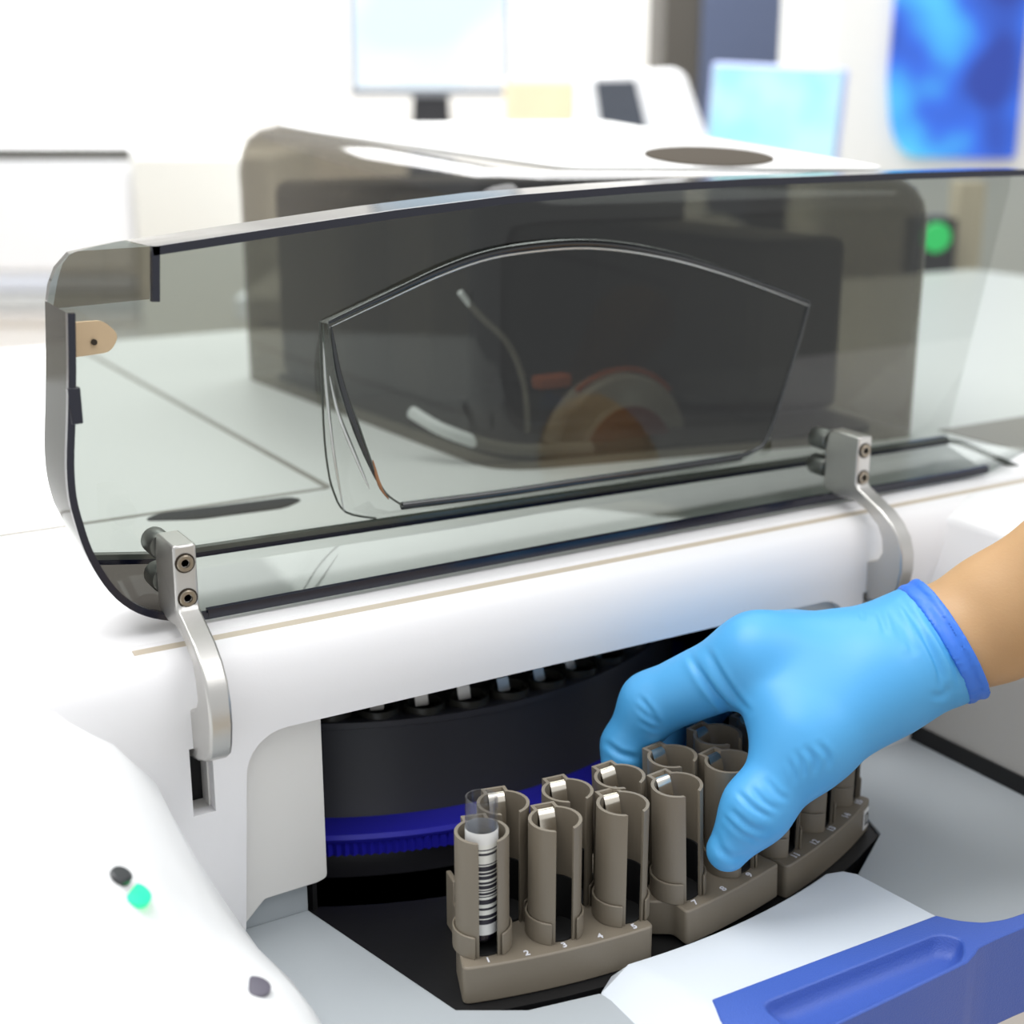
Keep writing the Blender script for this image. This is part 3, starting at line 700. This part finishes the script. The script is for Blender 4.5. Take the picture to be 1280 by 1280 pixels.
# skin body: same field, sampled coarser, a little inside the glove, ends beyond the elbow side
Vs = V[::2, ::2, ::2]; sv_, sf_ = surface_nets(Vs + .0022, 0.0, lo, h * 2)
del G, CU, Vs, PL
def npmesh(name, vs, fs, m, parent, creases=None, it=2):
    vs = vs.copy()
    e = np.concatenate([fs[:, [0, 1]], fs[:, [1, 2]], fs[:, [2, 3]], fs[:, [3, 0]]])
    for _ in range(it):
        acc = np.zeros_like(vs); n = np.zeros(len(vs))
        np.add.at(acc, e[:, 0], vs[e[:, 1]]); np.add.at(n, e[:, 0], 1)
        np.add.at(acc, e[:, 1], vs[e[:, 0]]); np.add.at(n, e[:, 1], 1)
        vs = vs * .4 + .6 * acc / np.maximum(n, 1)[:, None]
    me = bpy.data.meshes.new(name); me.from_pydata(vs.tolist(), [], fs.tolist())
    if creases:
        me.update(); nr = np.empty(len(vs) * 3); me.vertex_normals.foreach_get('vector', nr); nr = nr.reshape(-1, 3)
        view = vs - np.array(CAM); view /= np.linalg.norm(view, axis=1)[:, None]
        front = np.clip(-(nr * view).sum(1) * 3, 0, 1)
        disp = np.zeros(len(vs))
        q = vs - np.array(CAM); wd = q @ np.array(FW)
        XY = np.stack([640 + F * (q @ np.array(RT)) / wd, 640 - F * (q @ np.array(UP)) / wd], 1)
        for pts, amp, sig in creases:
            P = np.array(smoothcurve([(x, y, 0) for x, y, w in pts], 6))[:, :2]
            best = np.full(len(vs), 1e3); tt = np.zeros(len(vs))
            for s in range(len(P) - 1):
                a, d = P[s], P[s + 1] - P[s]
                t = np.clip(((XY - a) @ d) / (d @ d), 0, 1)
                D = np.linalg.norm(XY - a - t[:, None] * d, axis=1) * wd / F; mk = D < best; best[mk] = D[mk]; tt[mk] = (s + t[mk]) / (len(P) - 1)
            fade = np.sin(np.clip(tt, .02, .98) * PI) ** .6
            g_ = np.exp(-(best / sig) ** 2) - .55 * np.exp(-((best - sig * 1.9) / sig) ** 2)
            disp -= amp * fade * g_
        vs = vs + nr * (disp * front)[:, None]
        me.vertices.foreach_set('co', vs.astype(np.float32).ravel())
    me.materials.append(m); me.update()
    return link(name, me, parent, smooth=180)
PE = thing('person', 'person reaching in from the right with bare forearm and blue glove, gripping a rack', 'person', tuple(Vector((J['wr'][0], J['wr'][1], J['wr'][2] - .03))))
npmesh('arm', sv_, sf_, SKIN, PE, it=3)
w = .598
CR = []
def cz(pts, amp=.0006, sig=.0011): CR.append(([(x, y, w) for x, y in pts], amp * .85, sig * 1.15))
# knuckle folds of the index finger, the thumb and the wrist
cz([(862, 818), (880, 850), (905, 880), (930, 898)], .0012, .0014); cz([(884, 812), (900, 842), (920, 872), (936, 890)], .0010, .0012); cz([(873, 835), (893, 868), (915, 893)], .0007, .001)
cz([(800, 872), (812, 888), (824, 905)], .0008, .001); cz([(798, 884), (812, 898), (826, 908)], .0007, .001); cz([(756, 928), (775, 942), (798, 948)], .0009, .0012); cz([(800, 902), (815, 910), (828, 912)], .0006, .0009)
cz([(912, 1012), (935, 1032), (958, 1040)], .0010, .0012); cz([(922, 990), (942, 1010), (964, 1022)], .0008, .001); cz([(940, 985), (956, 1003), (972, 1013)], .0007, .001); cz([(905, 1020), (925, 1040), (948, 1052)], .0006, .001)
cz([(958, 975), (972, 992), (984, 1000)], .0006, .001); cz([(1008, 935), (1018, 950), (1018, 966)], .0009, .0011); cz([(1024, 930), (1035, 945), (1036, 958)], .0009, .0011); cz([(995, 940), (1003, 958), (1004, 972)], .0006, .001); cz([(985, 950), (992, 966), (994, 978)], .0005, .001)
cz([(1116, 760), (1130, 788), (1142, 815)], .0008, .0012); cz([(1128, 752), (1152, 788), (1174, 832), (1178, 864)], .0012, .0013); cz([(1140, 746), (1170, 790), (1194, 832), (1200, 858)], .0011, .0013)
cz([(1098, 764), (1103, 778), (1107, 792)], .0006, .0011); cz([(1165, 868), (1178, 870), (1186, 858)], .0008, .0012); cz([(1110, 762), (1122, 788), (1130, 806)], .0006, .0011); cz([(1076, 764), (1080, 776)], .0006, .001)
cz([(1146, 740), (1182, 792), (1204, 838)], .0009, .0012); cz([(1152, 790), (1168, 822), (1176, 846)], .0006, .001)
cz([(895, 1060), (915, 1072), (940, 1068)], .0006, .0012); cz([(893, 1040), (900, 1058), (912, 1070)], .0005, .0012)
glove = npmesh('glove', gv, gf, GLOVE, PE, CR, it=2); glove['label'] = 'blue nitrile glove'
npmesh('cuff', cv, cf, CUFF, glove, it=2)

# ================================================================== BACKGROUND
RZ = math.atan2(RT.y, RT.x)
def bg(name, label, cat, px, w, z, group=None):
    p = atD(px, 130, w); return thing(name, label, cat, (p.x, p.y, z), RZ, group, local=True)
# work bench behind the analyzer
bt = thing('laboratory_bench', 'long white laboratory bench behind the analyzer', 'bench', (0, 0, 0), RZ, local=True)
b = MB(); b.box(-.42, .56, 2.12, 3.75, .93, .97); b.build('bench_top', BENCH, bt, .005)
for sx in (-.36, .50):
    for sy in (2.2, 3.65):
        b = MB(); b.box(sx - .03, sx + .03, sy - .03, sy + .03, 0, .93); b.build('leg', MON_G, bt)
S = .97
st = thing('side_table', 'small white table under the black box, beside the blue window', 'table', (0, 0, 0), RZ, local=True)
b = MB(); b.box(.42, 1.25, 1.76, 2.08, .93, .97); b.build('table_top', BENCH, st, .005)
for sx in (.47, 1.20):
    for sy in (1.80, 2.04):
        b = MB(); b.box(sx - .02, sx + .02, sy - .02, sy + .02, 0, .93); b.build('leg', MON_G, st)
# monitor A
k = 3.2 / 1750
m = bg('computer_monitor', 'tall computer monitor with white screen on a black stand, left of centre', 'monitor', 538, 3.2, S, 'lit monitors on the bench')
z0 = 1.25 + (130 - 121) * k - S
b = MB(); b.box(-100 * k, 100 * k, 0, .035, z0, z0 + .32); b.build('housing', MON_G, m, .006)
b = MB(); b.box(-94 * k, 95 * k, -.003, .001, z0 + 9 * k, z0 + .30); b.build('screen', SCREEN_A, m)
b = MB(); b.loft([[(-s * k, .01, z), (s * k, .01, z), (s * k, .05, z), (-s * k, .05, z)] for s, z in ((22, z0 + .02), (24, z0 - .04), (36, .012))]); b.build('stand', MON_B, m, .003)
b = MB(); b.lathe([(.001, 0), (.11, 0), (.11, .008), (.03, .014), (.001, .014)], (0, .04, 0), n=32); b.build('stand_base', MON_B, m)
# benchtop instrument
k = 2.6 / 1750
m = bg('benchtop_reader', 'cream benchtop reader with dark tilted display and white sloped front', 'lab instrument', 760, 2.6, S)
zt = lambda y: 1.25 + (130 - y) * k - S
b = MB(); b.box(-130 * k, -10 * k, .06, .34, 0, zt(97)); b.build('body', CREAM, m, .012)
b = MB(); b.prism([(-45 * k, 0), (-40 * k, zt(98)), (-26 * k, zt(93)), (80 * k, zt(88)), (94 * k, zt(95)), (126 * k, zt(176)), (128 * k, 0)], -.02, .10, 'y'); b.build('sloped_front', WHITE_P, m, .008)
b = MB(); b.prism([(-18 * k, zt(103)), (32 * k, zt(102)), (48 * k, zt(160)), (-8 * k, zt(165))], -.026, -.015, 'y'); b.build('display', SCR_D, m)
b = MB(); b.box(-8 * k, 60 * k, -.05, 0, zt(176), zt(168)); b.build('paper_slot', mat('pale_blue_tray', (206, 222, 230), .4), m, .002)
# monitor B
k = 2.2 / 1750
m = bg('computer_monitor', 'small computer monitor with pale cyan screen, right of the cream reader', 'monitor', 956, 2.2, S + .006, 'lit monitors on the bench')
m.rotation_euler = (0, math.radians(3.2), RZ - .35)
z0 = 1.25 + (130 - 206) * k - S
b = MB(); b.box(-84 * k, 84 * k, 0, .03, z0 - .02, z0 + 118 * k); b.build('housing', mat('pale_blue_bezel', (176, 190, 232), .4), m, .006)
b = MB(); b.box(-78 * k, 78 * k, -.003, .001, z0 - .01, z0 + 112 * k); b.build('screen', SCREEN_B, m)
b = MB(); b.box(-.03, .03, .03, .05, 0, z0 + .05); b.build('stand', MON_B, m); b = MB(); b.box(-.08, .08, -.02, .10, 0, .01); b.build('stand_base', MON_B, m)
# dark cabinet
k = 3.8 / 1750
m = bg('storage_cabinet', 'tall dark blue-grey cabinet against the back behind the monitors', 'cabinet', 914, 3.8, 0)
b = MB(); b.box(-86 * k, 86 * k, .02, .5, 0, 1.9); b.build('body', CAB_K, m, .004)
b = MB(); b.box(-40 * k, 86 * k, 0, .02, .1, 1.85); b.build('door', CAB_B, m, .004)
b = MB(); b.box(-36 * k, -32 * k, -.03, 0, 1.0, 1.2); b.build('handle', MON_G, m)
# blue window instrument
k = 2.6 / 1750
m = bg('safety_cabinet', 'white rounded instrument with a large glowing blue window at the right edge', 'lab instrument', 1200, 2.6, 0)
b = MB(); b.prism(rpoly([(-170 * k, 0), (-170 * k, 1.7), (200 * k, 1.7), (200 * k, 0)], [0, .1, .1, 0], 8), .02, .5, 'y'); b.build('body', mat('grey_white_housing', (222, 222, 218), .5), m, .02)
b = MB(); b.prism(rpoly([(-86 * k, 1.65), (-90 * k, 1.25 + 30 * k), (-82 * k, 1.25 - 30 * k), (-62 * k, 1.25 - 64 * k), (76 * k, 1.25 - 66 * k), (76 * k, 1.65)], [.02, .02, .03, .03, .01, .02], 6), .004, .03, 'y'); b.build('window', SCREEN_C, m)
# black control box with a green light
k = 1.9 / 1750
m = bg('control_box', 'small black box with a green light seen through the lid', 'control box', 1184, 1.9, S)
q = atD(1178, 305, 1.9).z - S
b = MB(); b.box(-27 * k, 27 * k, 0, .06, 0, q + .03); b.build('box', MON_B, m, .004)
b = MB(); b.lathe([(.001, -.006), (.018, -.006), (.021, 0), (.001, 0)], (0, 0, q + .004), 'y', 24); b.build('green_light', LED2, m)
m = bg('tan_carton', 'tan upright carton beside the black box with green light', 'box', 1224, 1.93, S)
b = MB(); b.box(-9 * k, 26 * k, .02, .07, 0, .175); b.build('carton', mat('tan_card', (206, 190, 164), .6), m, .003)
# left white unit
k = 2.6 / 1750
m = bg('storage_unit', 'white drawer unit with a dark slot at the left edge', 'cabinet', 150, 2.6, 0)
b = MB(); b.box(-560 * k, 12 * k, 0, .6, 0, 1.25 - 52 * k); b.build('body', WHITE_P, m, .006)
b = MB(); b.box(-560 * k, 9 * k, -.006, .01, 1.25 - 66 * k, 1.25 - 53 * k); b.build('slot_shade_strip', mat('slot_shadow_strip', (66, 66, 60), .5), m)
for y0, y1, c in ((205, 335, (244, 246, 250)), (345, 362, (214, 220, 232)), (366, 385, (202, 206, 208)), (391, 404, (220, 218, 216))):  # grey lower bands paint the shadow lines below the drawer
    b = MB(); b.box(-560 * k, 6 * k, -.012, .004, 1.25 + (130 - y1) * k, 1.25 + (130 - y0) * k); b.build('drawer_and_shade_band', mat('drawer_shade_tone', c, .5), m, .002)
b = MB(); b.box(14 * k, 185 * k, -.03, .6, 0, 1.25 - 62 * k); b.build('side_body', mat('pale_grey_side', (228, 228, 222), .6), m, .006)

# ================================================================== LIGHT
w = bpy.data.worlds.new('world'); bpy.context.scene.world = w; w.use_nodes = True
bgn = w.node_tree.nodes['Background']; bgn.inputs[0].default_value = (.96, .98, 1, 1); bgn.inputs[1].default_value = .80
def area(name, loc, size, power, tgt, col=(1, 1, 1)):
    l = bpy.data.lights.new(name, 'AREA'); l.shape = 'RECTANGLE'; l.size, l.size_y = size; l.energy = power; l.color = col
    o = bpy.data.objects.new(name, l); COL.objects.link(o); o.location = loc
    o.rotation_euler = (Vector(tgt) - Vector(loc)).to_track_quat('-Z', 'Y').to_euler(); return o
area('ceiling_light', (-.3, .9, 2.9), (1.4, 1.4), 39, (.3, .7, 1))
area('ceiling_light', (1.2, 2.6, 2.9), (2.5, 1.2), 80, (1.4, 2.7, 0))
area('ceiling_light', (1.0, -.4, 2.9), (1.2, 1.2), 14, (.45, .45, 1))
area('ceiling_light', (3.5, 3.8, 2.9), (2.5, 1.2), 60, (3.5, 4.3, 0))
sc = bpy.context.scene
sc.view_settings.view_transform = 'Standard'; sc.view_settings.look = 'None'; sc.view_settings.gamma = 1; sc.view_settings.use_curve_mapping = False
sc.view_settings.exposure = 0.0
sc.cycles.transparent_max_bounces = 24; sc.cycles.max_bounces = 10
